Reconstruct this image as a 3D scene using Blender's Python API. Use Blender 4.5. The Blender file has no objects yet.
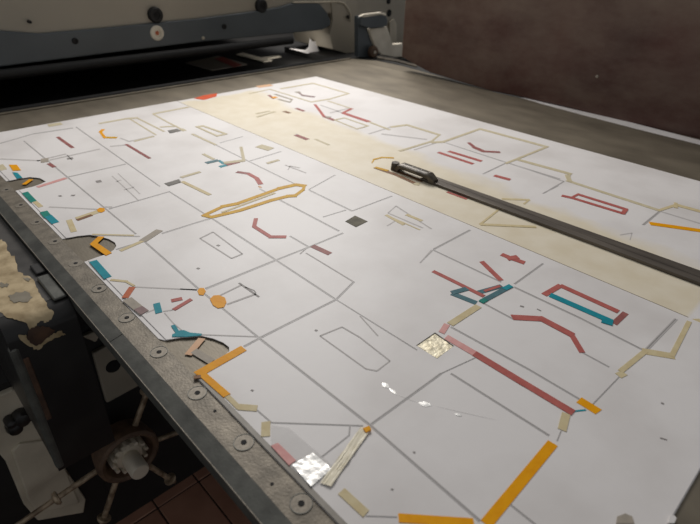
import bpy, bmesh, math, random
from mathutils import Vector, Matrix
from mathutils.geometry import tessellate_polygon
random.seed(7)
C = bpy.context.scene.collection
SC = bpy.context.scene

# ------------------------------------------------------------------ camera
H = 0.4
F, PT, RL, YW = 530.2142, .5472707, .02575262, -.80117748
fw = Vector((math.sin(YW)*math.cos(PT), math.cos(YW)*math.cos(PT), -math.sin(PT)))
rt0 = Vector((math.cos(YW), -math.sin(YW), 0)); up0 = rt0.cross(fw)
rt = rt0*math.cos(RL)+up0*math.sin(RL); up = -rt0*math.sin(RL)+up0*math.cos(RL)
cam = bpy.data.cameras.new('camera'); camo = bpy.data.objects.new('camera', cam); C.objects.link(camo)
camo.matrix_world = Matrix(((rt.x, up.x, -fw.x, 0), (rt.y, up.y, -fw.y, 0), (rt.z, up.z, -fw.z, H), (0, 0, 0, 1)))
cam.sensor_width = 36; cam.lens = F/700*36; cam.clip_start = .01; cam.clip_end = 50
cam.dof.use_dof = True; cam.dof.focus_distance = .75; cam.dof.aperture_fstop = 7.0
SC.camera = camo

# ------------------------------------------------------------------ light and exposure
SC.view_settings.view_transform = 'Standard'; SC.view_settings.look = 'None'
SC.view_settings.gamma = 1; SC.view_settings.use_curve_mapping = False
SC.view_settings.exposure = 0.0
w = bpy.data.worlds.new('workshop_ambient'); SC.world = w; w.use_nodes = True
w.node_tree.nodes['Background'].inputs[0].default_value = (.97, .98, 1, 1)
w.node_tree.nodes['Background'].inputs[1].default_value = .22

def area(name, loc, target, sx, sy, power, col):
    l = bpy.data.lights.new(name, 'AREA'); l.shape = 'RECTANGLE'; l.size = sx; l.size_y = sy
    l.energy = power; l.color = col
    o = bpy.data.objects.new(name, l); C.objects.link(o); o.location = loc
    o.rotation_euler = (Vector(target)-Vector(loc)).to_track_quat('-Z', 'Y').to_euler()
    return o
area('skylight', (-2.12, 1.55, 1.42), (-1.0, .75, 0), 1.1, .9, 44.5, (1, .965, .925))

# ------------------------------------------------------------------ measuring helpers (rays of the photograph onto real planes)
def ray(px, py): return fw*F + rt*(px-350) - up*(py-262)
def onZ(px, py, z=0.0):
    d = ray(px, py); t = (z-H)/d.z; return Vector((d.x*t, d.y*t, z))
def onX(px, py, x):
    d = ray(px, py); t = x/d.x; return Vector((x, d.y*t, H+d.z*t))
def onY(px, py, y):
    d = ray(px, py); t = y/d.y; return Vector((d.x*t, y, H+d.z*t))

# ------------------------------------------------------------------ materials
def lin(c):
    return tuple(((v/255)/12.92 if v/255 <= .04045 else ((v/255+.055)/1.055)**2.4) for v in c)+(1,)
def mat(name, col, rough=.5, metal=0., col2=None, scale=20., detail=4., lo=.35, hi=.65, bump=0., bscale=200., coat=0., alpha=1., spec=.5, stretch=None, dist=0.001):
    m = bpy.data.materials.new(name); m.use_nodes = True; nt = m.node_tree; b = nt.nodes['Principled BSDF']
    b.inputs['Base Color'].default_value = lin(col); b.inputs['Roughness'].default_value = rough
    b.inputs['Metallic'].default_value = metal; b.inputs['Coat Weight'].default_value = coat
    b.inputs['Alpha'].default_value = alpha; b.inputs['Specular IOR Level'].default_value = spec
    tc = nt.nodes.new('ShaderNodeTexCoord'); vec = tc.outputs['Object']
    if stretch:
        mp = nt.nodes.new('ShaderNodeMapping'); mp.inputs['Scale'].default_value = stretch
        nt.links.new(vec, mp.inputs[0]); vec = mp.outputs[0]
    if col2 is not None:
        n = nt.nodes.new('ShaderNodeTexNoise'); n.inputs['Scale'].default_value = scale; n.inputs['Detail'].default_value = detail
        nt.links.new(vec, n.inputs[0])
        r = nt.nodes.new('ShaderNodeValToRGB'); r.color_ramp.elements[0].position = lo; r.color_ramp.elements[1].position = hi
        r.color_ramp.elements[0].color = lin(col); r.color_ramp.elements[1].color = lin(col2)
        nt.links.new(n.outputs[0], r.inputs[0]); nt.links.new(r.outputs[0], b.inputs['Base Color'])
        m['ramp'] = r.name
    if bump:
        n2 = nt.nodes.new('ShaderNodeTexNoise'); n2.inputs['Scale'].default_value = bscale; n2.inputs['Detail'].default_value = 3
        nt.links.new(vec, n2.inputs[0])
        bp = nt.nodes.new('ShaderNodeBump'); bp.inputs['Strength'].default_value = bump; bp.inputs['Distance'].default_value = dist
        nt.links.new(n2.outputs[0], bp.inputs['Height']); nt.links.new(bp.outputs[0], b.inputs['Normal'])
    return m
M = {}
M['paper'] = mat('white_board', (211, 206, 203), .5, 0, (227, 223, 221), 7, 8, .28, .55, .12, 30, spec=.4, dist=.002)
M['steel'] = mat('worn_steel', (102, 94, 81), .5, .4, (132, 123, 107), 7, 8, .3, .7, .15, 150, stretch=(1, 2.2, 1))
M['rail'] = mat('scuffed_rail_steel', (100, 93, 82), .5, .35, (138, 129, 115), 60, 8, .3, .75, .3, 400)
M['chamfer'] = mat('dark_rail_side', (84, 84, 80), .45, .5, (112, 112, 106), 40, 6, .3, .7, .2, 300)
M['screw'] = mat('screw_steel', (118, 111, 100), .5, .4, (140, 132, 120), 300, 3)
M['black'] = mat('black_hole', (12, 11, 11), .8)
M['bar'] = mat('oiled_bar_steel', (84, 77, 70), .45, .4, (110, 102, 93), 50, 8, .35, .7, .2, 300, stretch=(.2, 2, 1))
M['barside'] = mat('bar_side_steel', (40, 37, 34), .5, .5, (60, 56, 50), 60, 6)
M['handle'] = mat('dark_handle_metal', (64, 58, 50), .4, .3, (112, 103, 90), 40, 6, .4, .8, .3, 250)
M['beige'] = mat('beige_machine_paint', (168, 159, 143), .45, 0, (156, 148, 133), 3, 4, .35, .7)
M['beige2'] = mat('grubby_beige_paint', (204, 194, 174), .5, 0, (176, 166, 148), 12, 7, .4, .75)
M['beam'] = mat('grey_blue_beam_paint', (88, 94, 97), .38, 0, (76, 82, 85), 6, 5, .3, .7)
M['darkiron'] = mat('oily_black_iron', (22, 21, 20), .65, .0, (34, 32, 30), 14, 6, .4, .8)
M['darkred'] = mat('rusty_brown_plate', (88, 54, 46), .5, .05, (72, 44, 38), 5, 8, .35, .65, .15, 60)
M['rustring'] = mat('rusty_casting', (84, 64, 50), .6, .1, (112, 88, 68), 40, 6)
M['tan'] = mat('tan_filler', (190, 170, 134), .75, 0, (146, 126, 92), 38, 9, .42, .64, .5, 150)
M['primer'] = mat('red_primer', (92, 66, 48), .7, 0, (62, 44, 34), 60, 5)
M['glossblack'] = mat('glossy_black_paint', (32, 30, 29), .34, .0, (46, 44, 42), 18, 6, .4, .8, .1, 40)
M['wornblack'] = mat('rubbed_grey_paint', (92, 89, 86), .38, .3, (66, 64, 62), 22, 6, .4, .7)  # grey painted for the sheen on the casting's top
M['greyspot'] = mat('grey_worn_filler', (138, 130, 114), .7, 0, (116, 108, 92), 40, 6)
M['rod'] = mat('brass_tinted_rod', (186, 166, 140), .4, .3, (118, 100, 80), 60, 4)
M['nut'] = mat('dull_steel_nut', (226, 216, 198), .45, .2, (205, 195, 176), 12, 3)
M['tile'] = mat('red_quarry_tile', (178, 132, 110), .5, 0, (156, 112, 92), 12, 6, .3, .7, .1, 100)
M['grout'] = mat('dark_grout', (60, 50, 44), .9)
M['castpale'] = mat('worn_pale_casting', (240, 231, 212), .5, 0, (214, 204, 184), 18, 6, .35, .7)
M['creaseg'] = mat('grey_crease_ridge', (186, 182, 180), .5)
M['creased'] = mat('dark_crease_groove', (148, 144, 141), .6)
M['pencil'] = mat('pencil_grey', (186, 181, 178), .7)
M['penciltan'] = mat('aged_glue_line', (190, 178, 150), .7)
M['ink'] = mat('dark_ink', (134, 128, 125), .6)
M['brown_seam'] = mat('brown_seam_line', (128, 116, 98), .7)  # brown painted for the shadow along the overlay edge
M['inlay'] = mat('dark_grey_inlay', (84, 80, 74), .6, 0, (104, 98, 90), 90)
M['inlay2'] = mat('olive_grey_inlay', (92, 88, 74), .8, 0, (112, 106, 90), 90)
M['clear'] = mat('clear_film_tape', (224, 222, 220), .2, 0, None, alpha=.3, bump=.4, bscale=60, spec=.8, dist=.0008)
M['foil'] = mat('crinkled_silver_foil', (240, 232, 208), .5, .4, (216, 206, 178), 120, 4, .35, .65, .8, 120, dist=.002)
M['gloss'] = mat('glossy_white_film', (252, 250, 246), .36, .45, None, bump=.6, bscale=110, coat=.8, spec=1., dist=.0012)  # near-white colour stands for the glint on clear film
def tape(n, c, c2, a=1., rough=.5):
    M[n] = mat(n+'_tape_film', c, rough, 0, c2, 90, 4, .3, .7, .25, 200, alpha=1., spec=.15)
tape('orange', (240, 168, 0), (230, 154, 0)); tape('amber', (214, 168, 18), (200, 150, 12), .9); tape('rust', (198, 112, 76), (182, 96, 66))
tape('red', (188, 106, 98), (172, 92, 86)); tape('pink', (226, 176, 170), (214, 152, 148), .85); tape('darkred_t', (160, 100, 94), (142, 88, 86))
tape('teal', (34, 148, 160), (24, 134, 150)); tape('green', (42, 140, 124), (30, 126, 116)); tape('darkteal', (84, 122, 130), (70, 106, 114))
tape('beige_t', (212, 198, 160), (202, 184, 142), .8); tape('cream', (250, 242, 222), (240, 230, 204), .92, .3); tape('taupe', (172, 162, 148), (158, 150, 138), .9)
tape('brown', (140, 104, 74), (124, 90, 66)); tape('vermilion', (220, 96, 58), (206, 84, 50)); tape('plum', (150, 126, 124), (134, 110, 110))
tape('peach', (226, 186, 152), (214, 170, 134), .9)

# base board: white with an aged yellow band of its own across the middle (stays put under any light)
def stained():
    m = mat('white_board_with_yellowed_band', (211, 206, 203), .5, 0, (227, 223, 221), 7, 8, .28, .55, .12, 30, spec=.4, dist=.002)
    nt = m.node_tree; N = nt.nodes.new; L = nt.links.new
    b = nt.nodes['Principled BSDF']; white = b.inputs['Base Color'].links[0].from_socket
    tc = N('ShaderNodeTexCoord'); sp = N('ShaderNodeSeparateXYZ'); L(tc.outputs['Object'], sp.inputs[0])
    n = N('ShaderNodeTexNoise'); n.inputs['Scale'].default_value = 9; n.inputs['Detail'].default_value = 5; L(tc.outputs['Object'], n.inputs[0])
    def mth(op, a, bb, cl=False):
        k = N('ShaderNodeMath'); k.operation = op; k.use_clamp = cl
        for i, v in enumerate((a, bb)):
            if isinstance(v, (int, float)): k.inputs[i].default_value = v
            else: L(v, k.inputs[i])
        return k.outputs[0]
    wob = mth('MULTIPLY', mth('SUBTRACT', n.outputs[0], .5), .10)
    # band's far border: about y = .90 at the back, .85 at the near end, bulging to .93 between
    edge = mth('ADD', mth('MULTIPLY', sp.outputs['X'], -.065), .843)
    a = mth('DIVIDE', mth('SUBTRACT', mth('ADD', edge, wob), sp.outputs['Y']), .035, True)
    cx = mth('DIVIDE', mth('SUBTRACT', -.088, sp.outputs['X']), .006, True)
    cb = mth('DIVIDE', mth('ADD', sp.outputs['X'], mth('ADD', 1.409, wob)), .02, True)
    msk = mth('MULTIPLY', mth('MULTIPLY', mth('MULTIPLY', a, cx), cb), mth('DIVIDE', mth('SUBTRACT', sp.outputs['Y'], .66), .01, True))
    n3 = N('ShaderNodeTexNoise'); n3.inputs['Scale'].default_value = 24; n3.inputs['Detail'].default_value = 7; L(tc.outputs['Object'], n3.inputs[0])
    r = N('ShaderNodeValToRGB'); r.color_ramp.elements[0].position = .35; r.color_ramp.elements[1].position = .68
    r.color_ramp.elements[0].color = lin((227, 217, 196)); r.color_ramp.elements[1].color = lin((219, 207, 182)); L(n3.outputs[0], r.inputs[0])
    mx = N('ShaderNodeMix'); mx.data_type = 'RGBA'; L(msk, mx.inputs[0]); L(white, mx.inputs[6]); L(r.outputs[0], mx.inputs[7])
    L(mx.outputs[2], b.inputs['Base Color'])
    return m
M['stained'] = stained()

# brown plate with a worn blue-grey smear (its own stain)
def worn_plate():
    m = M['darkred']; nt = m.node_tree; N = nt.nodes.new; L = nt.links.new
    b = nt.nodes['Principled BSDF']; base = b.inputs['Base Color'].links[0].from_socket
    tc = N('ShaderNodeTexCoord'); mp = N('ShaderNodeMapping'); mp.inputs['Scale'].default_value = (1.6, 1, 3); L(tc.outputs['Object'], mp.inputs[0])
    n = N('ShaderNodeTexNoise'); n.inputs['Scale'].default_value = 2.6; n.inputs['Detail'].default_value = 9; n.inputs['Roughness'].default_value = .68; L(mp.outputs[0], n.inputs[0])
    sp = N('ShaderNodeSeparateXYZ'); L(tc.outputs['Object'], sp.inputs[0])
    k = N('ShaderNodeMath'); k.operation = 'MULTIPLY_ADD'; k.inputs[1].default_value = .7; L(sp.outputs['Z'], k.inputs[0]); L(n.outputs[0], k.inputs[2])
    r = N('ShaderNodeValToRGB'); r.color_ramp.elements[0].position = .44; r.color_ramp.elements[1].position = .86
    L(k.outputs[0], r.inputs[0])
    mx = N('ShaderNodeMix'); mx.data_type = 'RGBA'; L(r.outputs[0], mx.inputs[0]); L(base, mx.inputs[6]); mx.inputs[7].default_value = lin((124, 106, 93))
    L(mx.outputs[2], b.inputs['Base Color'])
worn_plate()

# ------------------------------------------------------------------ building helpers
def link(name, me, m, parent=None, label=None):
    o = bpy.data.objects.new(name, me); C.objects.link(o)
    ms = m if isinstance(m, (list, tuple)) else [m]
    for k in ms: me.materials.append(k)
    if parent: o.parent = parent
    if label: o['label'] = label
    return o
def obj(name, bm, m, parent=None, label=None, smooth=False):
    bmesh.ops.recalc_face_normals(bm, faces=bm.faces)
    me = bpy.data.meshes.new(name); bm.to_mesh(me); bm.free()
    if smooth:
        for p in me.polygons: p.use_smooth = True
        me.set_sharp_from_angle(angle=math.radians(35))
    return link(name, me, m, parent, label)
def thing(name, label, cat, group=None):
    o = bpy.data.objects.new(name, None); C.objects.link(o); o.empty_display_size = .05
    return tag(o, label, cat, group)
def tag(o, label, cat, group=None):
    o['label'] = label; o['category'] = cat
    if group: o['group'] = group
    return o
def bx(bm, x0, x1, y0, y1, z0, z1, bev=0, seg=2):
    r = bmesh.ops.create_cube(bm, size=1, matrix=Matrix.Translation(((x0+x1)/2, (y0+y1)/2, (z0+z1)/2)) @ Matrix.Diagonal((x1-x0, y1-y0, z1-z0, 1)))
    if bev:
        es = list({e for v in r['verts'] for e in v.link_edges})
        bmesh.ops.bevel(bm, geom=es, offset=bev, segments=seg, profile=.5, affect='EDGES')
    return bm
def cyl(bm, a, b, r0, r1=None, seg=16):
    a = Vector(a); b = Vector(b); r1 = r0 if r1 is None else r1; d = b-a
    q = d.to_track_quat('Z', 'Y').to_matrix().to_4x4()
    bmesh.ops.create_cone(bm, cap_ends=True, segments=seg, radius1=r0, radius2=r1, depth=d.length, matrix=Matrix.Translation((a+b)/2) @ q)
    return bm
def lathe(bm, c, axis, prof, seg=24):
    """prof: (radius, height) pairs along axis from c; rows stay open unless radius 0"""
    q = Vector(axis).to_track_quat('Z', 'Y'); rows = []
    for r, h in prof:
        rows.append([bm.verts.new(Vector(c)+q @ Vector((r*math.cos(2*math.pi*k/seg), r*math.sin(2*math.pi*k/seg), h))) for k in range(seg)])
    for a, b in zip(rows, rows[1:]):
        for k in range(seg):
            bm.faces.new((a[k], a[(k+1) % seg], b[(k+1) % seg], b[k]))
    bmesh.ops.remove_doubles(bm, verts=bm.verts, dist=1e-6)
    return bm
def prism(bm, pts, off, holes=()):
    """closed polygon (with holes) thickened by the vector off"""
    loops = [[Vector(p) for p in pts]]+[[Vector(p) for p in h] for h in holes]
    tris = tessellate_polygon(loops); flat = [p for l in loops for p in l]; off = Vector(off)
    a = [bm.verts.new(p) for p in flat]; b = [bm.verts.new(p+off) for p in flat]
    for t in tris:
        try:
            bm.faces.new([a[i] for i in t]); bm.faces.new([b[i] for i in reversed(t)])
        except ValueError: pass
    k = 0
    for l in loops:
        n = len(l)
        for i in range(n):
            j = (i+1) % n
            bm.faces.new((a[k+i], a[k+j], b[k+j], b[k+i]))
        k += n
    return bm
def bevel_mod(o, wd=.003, seg=2):
    md = o.modifiers.new('bevel', 'BEVEL'); md.width = wd; md.segments = seg; md.limit_method = 'ANGLE'; md.angle_limit = math.radians(40)
    return o

# ------------------------------------------------------------------ the setting: tiled floor
ZF = -.8
floor = obj('floor', bx(bmesh.new(), -4, 1.2, -1.2, 3.5, ZF-.05, ZF-.004), M['grout']); floor['kind'] = 'structure'
tbm = bx(bmesh.new(), -.098, .098, -.0535, .0535, -.012, 0, .002, 1); tme = None
for i in range(5):
    for j in range(10):
        cx = -.784+.2*(i-1)+(.1 if j % 2 else 0)*0; cy = .278+.111*(j-3)
        if tme is None:
            t = obj('tile', tbm, M['tile'], floor); tme = t.data
        else:
            t = bpy.data.objects.new('tile', tme); C.objects.link(t); t.parent = floor
        t.location = (cx, cy, ZF+random.uniform(-.001, .0005)); t.rotation_euler = (0, 0, -.0)

# ------------------------------------------------------------------ steel cutting plate with its screwed rail
plate = thing('cutting_plate', 'worn grey-brown steel bed plate under the taped white sheets', 'plate')
XB = -1.57
obj('plate_body', bx(bmesh.new(), XB, .45, .146, 1.50, -.02, 0, .001, 1), M['steel'], plate)
o = obj('clamp_rail', bx(bmesh.new(), XB, .45, .1462, .1722, .0, .0006), M['rail'], plate, 'scuffed lighter steel rail with countersunk screws')
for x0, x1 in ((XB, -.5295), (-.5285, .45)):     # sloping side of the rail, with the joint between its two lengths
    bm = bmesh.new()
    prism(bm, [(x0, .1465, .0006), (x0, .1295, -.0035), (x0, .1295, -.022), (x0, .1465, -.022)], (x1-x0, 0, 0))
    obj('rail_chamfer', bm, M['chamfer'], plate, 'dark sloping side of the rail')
sme = None
for k in range(15):
    x = -.134-.0842*k
    if x < -1.3: break
    if sme is None:
        bm = lathe(bmesh.new(), (0, 0, 0), (0, 0, 1), [(0, .0004), (.0096, .0004), (.0098, .0)], 28)
        s = obj('screw', bm, M['screw'], plate, smooth=False); sme = s.data
        s2 = obj('screw_hole', lathe(bmesh.new(), (0, 0, 0), (0, 0, 1), [(0, .0008), (.0027, .0008), (.0029, 0)], 16), M['black'], s); hme = s2.data
        s3 = obj('screw_groove', lathe(bmesh.new(), (0, 0, 0), (0, 0, 1), [(.0089, .0), (.0090, .0007), (.0096, .0007), (.0097, .0)], 24), M['chamfer'], s); gme = s3.data
    else:
        s = bpy.data.objects.new('screw', sme); C.objects.link(s); s.parent = plate
        for nm, me in (('screw_hole', hme), ('screw_groove', gme))[:2 if k < 7 else 1]:
            c = bpy.data.objects.new(nm, me); C.objects.link(c); c.parent = s
    s.location = (x, .1625, .0006)
for px, py in ((272, 484), (215, 411)):
    p = onZ(px, py, .0006)
    obj('oil_hole', lathe(bmesh.new(), p, (0, 0, 1), [(0, .0003), (.0016, .0003), (.0017, 0)], 12), M['black'], plate)
obj('rail_arris', bx(bmesh.new(), XB, .45, .1288, .1297, -.0048, -.0030, .0002, 1), M['screw'], plate, 'bright worn lower edge of the rail')  # thin paler strip along the chamfer's outer edge
# thin raised lip along the back edge and a white strip painted for light through the gap along the right edge
obj('back_lip', bx(bmesh.new(), XB-.012, XB-.001, .0, 1.50, -.02, .004, .001, 1), M['steel'], plate)
p = [onZ(x, y, .0) for x, y in ((516, 96.2), (545, 101.5), (580, 109.8), (700, 140.6), (760, 156), (760, 161), (700, 145), (640, 130), (585, 115.8), (545, 105))]
o = obj('edge_strip', prism(bmesh.new(), p, (0, 0, .0012)), M['paper'])
tag(o, 'thin bright white strip along the foot of the brown upright plate', 'strip')

# ------------------------------------------------------------------ the sheets
ZB, ZT = .0012, .0022
def Lz(pts, z): return [onZ(x, y, z) for x, y in pts]
notch1 = [(10, 181), (20, 179), (30, 177.5), (40, 178.5), (46, 182), (41, 184.5), (34, 187), (15.7, 191.4)]
notch2 = [(61.4, 240), (70, 238), (78, 236.5), (90, 235.3), (100, 237), (109, 239.5), (115, 243), (116.5, 246.5), (114, 250.5), (109, 254), (97, 258), (83, 263)]
notch3 = [(157.5, 340), (165, 341), (182, 338), (202, 336.5), (213, 339), (223, 343), (229, 347.5), (229.5, 352), (225, 355.5), (212, 364), (198.5, 376)]
win = [[(167.5, 131), (177, 129), (181.5, 131.5), (170, 134)], [(164, 184), (179, 179.5), (181.5, 183), (168.5, 187)],
       [(345, 222), (355, 216), (368, 222), (356, 228)], [(416, 346), (435, 333), (454, 346.5), (437, 359.5)]]
YL, YO = .1725, .1778
def outline(ymin, ymax, x0, x1, z):
    out = [Vector((x0, ymin, z))]
    for nt_ in (notch1, notch2, notch3):
        ps = Lz(nt_, z)
        ps = [Vector((p.x, max(p.y, ymin), z)) for p in ps]
        ps[0].y = ymin; ps[-1].y = ymin
        out += ps
    out += [Vector((x1, ymin, z)), Vector((x1, ymax, z)), Vector((x0, ymax, z))]
    return out
XS0, XS1 = -1.42, -.003
base = thing('base_board', 'large white board with yellowed band under the metal bar, lowest of the two sheets', 'board')
obj('board', prism(bmesh.new(), outline(YL, 1.195, XS0, XS1, 0.0), (0, 0, ZB), [Lz(w_, 0.0) for w_ in win]), M['stained'], base)
over = thing('overlay_sheet', 'white layout sheet with most of the coloured tapes, left of the yellowed band', 'sheet')
obj('sheet', prism(bmesh.new(), outline(YO, .6825, XS0+.002, XS1-.001, ZB), (0, 0, ZT-ZB), [Lz(w_, ZB) for w_ in win]), M['paper'], over)
# grey strip fixed along the near part of the rail edge
obj('edge_strip', bx(bmesh.new(), -.405, -.003, .1728, .1776, ZB, .0024), mat('grey_edge_strip', (150, 144, 134), .5, 0, (134, 128, 118), 60, 4), base, 'grey strip along the rail edge')

def side(px, py): return over if onZ(px, py, 0).y < .6825 else base
obj('sheet_seam', bx(bmesh.new(), XS0, -.09, .6826, .6838, ZB, ZT+.0001), M['brown_seam'], base, 'thin dark seam at the border of the white sheet')  # drawn line stands for the shadow gap at the sheet's edge
for k_, w_ in enumerate(win[:3]):
    obj('window_inlay', prism(bmesh.new(), Lz(w_, 0.0), (0, 0, .0021)), M['inlay'] if k_ < 2 else M['inlay2'], base, 'dark square window in the sheet')
def seg_quad(a, b, wpx, z, ext=0):
    """two pixel points -> a strip of constant real width on the plane z"""
    A = onZ(*a, z); B = onZ(*b, z); d = (B-A).normalized(); n = Vector((-d.y, d.x, 0))
    mx, my = (a[0]+b[0])/2, (a[1]+b[1])/2; lx, ly = b[0]-a[0], b[1]-a[1]; q = math.hypot(lx, ly)
    ox, oy = -ly/q*wpx/2, lx/q*wpx/2
    wd = abs((onZ(mx+ox, my+oy, z)-onZ(mx-ox, my-oy, z)).dot(n))
    return A-d*ext*wd, B+d*ext*wd, d, n, wd
LAB = {'pale_t': 'pale straw-coloured tape', 'orange': 'orange tape', 'amber': 'amber tape', 'rust': 'rust-orange tape', 'red': 'faded red tape', 'pink': 'pink tape', 'darkred_t': 'dark red tape',
       'teal': 'teal tape', 'green': 'sea-green tape', 'darkteal': 'dark grey-teal tape', 'beige_t': 'translucent yellowish tape', 'cream': 'shiny cream tape',
       'taupe': 'taupe tape', 'brown': 'brown tape', 'vermilion': 'vermilion tape', 'plum': 'greyish plum tape', 'peach': 'peach tape'}
tape('pale_t', (206, 195, 166), (194, 182, 150))
def tp(col, pts, wpx, lift=0, closed=False, parent=None):
    """tape: every straight piece is a strip of its own, overlapping at the corners"""
    if closed: pts = list(pts)+[pts[0]]
    if col == 'beige_t' and sum(p_[1] for p_ in pts)/len(pts) < 185: col, wpx = 'pale_t', wpx*.85
    for i, (a, b) in enumerate(zip(pts, pts[1:])):
        pr = parent or side((a[0]+b[0])/2, (a[1]+b[1])/2)
        z = (ZT if pr is over else ZB)
        A, B, d, n, wd = seg_quad(a, b, wpx, z, .25 if len(pts) > 2 else 0)
        global cnt; cnt += 1
        t = .00035+(cnt % 23)*.000011+.00012*(i % 2)+lift*.0003
        h = wd/2; bm = bmesh.new(); j = [random.uniform(-.08, .08)*wd for _ in range(4)]
        prism(bm, [A-n*h+d*j[0], A+n*h+d*j[1], B+n*h+d*j[2], B-n*h+d*j[3]], (0, 0, t))
        obj('tape_strip', bm, M[col], pr, LAB[col])
def poly(col, pts, lift=0, t=.0005, name='tape_patch', parent=None, label=None):
    cx = sum(p[0] for p in pts)/len(pts); cy = sum(p[1] for p in pts)/len(pts)
    pr = parent or side(cx, cy); z = (ZT if pr is over else ZB)
    t += .00033
    return obj(name, prism(bmesh.new(), Lz(pts, z), (0, 0, t+lift*.0003)), M[col], pr, label or (LAB.get(col)))
def crease(pts, wpx=3.0):
    wpx *= .85
    """pressed crease: two pale ridges with a darker groove between"""
    for a, b in zip(pts, pts[1:]):
        pr = side((a[0]+b[0])/2, (a[1]+b[1])/2); z = ZT if pr is over else ZB
        A, B, d, n, wd = seg_quad(a, b, wpx, z); h = wd/2; bm = bmesh.new()
        prof = [(-h, 0), (-h*.8, .00022), (-h*.25, .00024), (-h*.2, .00012), (h*.2, .00012), (h*.25, .00024), (h*.8, .00022), (h, 0)]
        r0 = [bm.verts.new(A+n*u+Vector((0, 0, v+.00002))) for u, v in prof]; r1 = [bm.verts.new(B+n*u+Vector((0, 0, v+.00002))) for u, v in prof]
        for k in range(7):
            f = bm.faces.new((r0[k], r0[k+1], r1[k+1], r1[k])); f.material_index = 1 if k in (2, 3, 4) else 0
        obj('crease_line', bm, [M['creaseg'], M['creased']], pr)
def line(pts, wpx=1.2, m='pencil', name='drawn_line', closed=False):
    if closed: pts = list(pts)+[pts[0]]
    pr = side(*pts[0]); z = ZT if pr is over else ZB; bm = bmesh.new()
    for a, b in zip(pts, pts[1:]):
        A, B, d, n, wd = seg_quad(a, b, wpx, z); h = max(wd/2, .0004); u = Vector((0, 0, .00018))
        bm.faces.new([bm.verts.new(p+u) for p in (A-n*h, A+n*h, B+n*h, B-n*h)])
    obj(name, bm, M[m], pr)

cnt = 0
# --- creases running towards the machine
crease([(24, 141), (136, 234)], 1.8); crease([(144, 241), (200, 290), (258, 337)], 2.6); crease([(258, 337), (370, 425)], 3.4); crease([(370, 425), (480, 521)], 4)
crease([(76, 127), (129, 164.5), (160, 186.5)], 1.4); crease([(170, 192), (216, 221)], 1.7); crease([(216, 221), (276, 260), (336, 299.5)], 2.3)
crease([(336, 299.5), (417, 350)], 1.6); crease([(451, 373.5), (549, 435.5)], 2.8); crease([(509, 503.5), (536, 525)], 3)
crease([(194, 134), (247, 160.5), (294, 183.5)], 1.3); crease([(309, 190), (352, 211)], 1.9)
crease([(433, 250), (501, 282)], 1.8); crease([(514, 287), (580, 318), (643, 350)], 2.2)
crease([(260, 189), (271.5, 195)], 1.6); crease([(279, 199.5), (339, 231)], 2); crease([(290, 236), (309, 247)], 2)
crease([(483, 303), (513, 319)], 2); crease([(451, 327), (529, 369.5), (580, 399.5)], 2.4); crease([(583, 353), (609, 367)], 1.8)
crease([(511, 164), (564, 181.5)], 1.2); crease([(446, 143), (503, 161.5), (560, 179)], 1.2)
# --- creases running across
crease([(33, 134), (73, 128)], 1.2); crease([(0, 143.5), (33, 134)], 1.2)
crease([(66, 177.5), (126, 164)], 1.2); crease([(109, 209), (170, 191.5)], 1.4); crease([(162, 233.5), (200, 221.5), (239, 210.5)], 1.8)
crease([(205.7, 288.7), (276, 260)], 2.6); crease([(276, 260), (309, 247), (343, 233)], 2); crease([(244, 346.5), (261.5, 337), (336, 299.5), (354, 281.5)], 2.8)
crease([(370, 425), (441, 373.5)], 3.4); crease([(441, 373.5), (477, 357)], 1.6); crease([(434, 249), (470, 230)], 2.4); crease([(434, 249), (420, 263)], 1.4)
crease([(514.5, 284), (543, 263.5)], 2.6); crease([(647, 349), (676, 319)], 5); crease([(309, 189.5), (335, 175)], 1.4); crease([(352, 211), (392, 196)], 1.4)
crease([(323, 217), (346, 210)], 1.2); crease([(250, 161), (281, 151.5)], 1.3); crease([(220, 143), (243, 136.5)], 1.1); crease([(593, 404), (619, 377)], 2)
crease([(557, 441), (561, 431)], 2); crease([(643, 225), (660, 211)], 3); crease([(483, 174), (506, 163)], 1.6); crease([(544, 193), (564, 181.5)], 1.6); crease([(543, 193.5), (558, 186)], 1.2)
crease([(116, 249.5), (134, 244)], 1.6)
crease([(257, 410), (271.5, 422.6)], 2.4); crease([(271.5, 422.6), (363, 425.8)], 2.2); crease([(350, 426), (349, 435.5), (321.6, 457)], 2.2); crease([(366, 516), (397, 517)], 2)
# --- fine drawn lines
for pts in ([(0, 159), (46, 161)], [(46, 161), (100, 149)], [(49, 207), (100, 209.5)], [(104, 207), (112, 207)], [(92, 235), (140, 236.5)],
            [(134.5, 287), (197, 290)], [(180, 289), (197, 290)], [(201.5, 334.8), (261.5, 337)], [(306, 253), (353, 281.5)], [(420, 263), (431.5, 250)],
            [(164.5, 313), (173, 323), (185, 333)], [(146, 313), (156, 309)], [(163, 311.5), (173, 310)], [(37, 161), (66, 154)], [(300, 254), (308, 247)],
            [(391.5, 127), (368.6, 134)], [(381.5, 134), (427, 139.5)], [(414, 150), (439, 142)], [(396, 206), (431.5, 229)], [(659, 211), (700, 223.5)],
            [(110, 146.5), (126, 145)], [(120, 138), (129, 141.5), (154, 136)], [(296, 134), (307, 139.5)], [(263, 337), (300, 318)], [(378, 336), (360, 316)]):
    line(pts, 1.1)
line([(200, 238.5), (213, 232), (242.5, 254), (231.5, 258.5)], 1.2, closed=True)
line([(217, 297), (241.5, 285)], 1.3); line([(227, 304.5), (256, 294)], 1.6); line([(239, 283), (259, 297)], 1.8, 'ink')
line([(245, 287), (254, 290.5), (256, 293)], 1.0, 'ink')
line([(320, 336), (342, 327), (360, 337.5), (390, 361), (377, 371), (366, 369)], 1.3, closed=True)
line([(112, 176), (138, 200)], 1); line([(118, 173.5), (140, 194)], .8); line([(124, 190), (134, 187)], .8); line([(116, 182), (121, 180)], .8)
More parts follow.
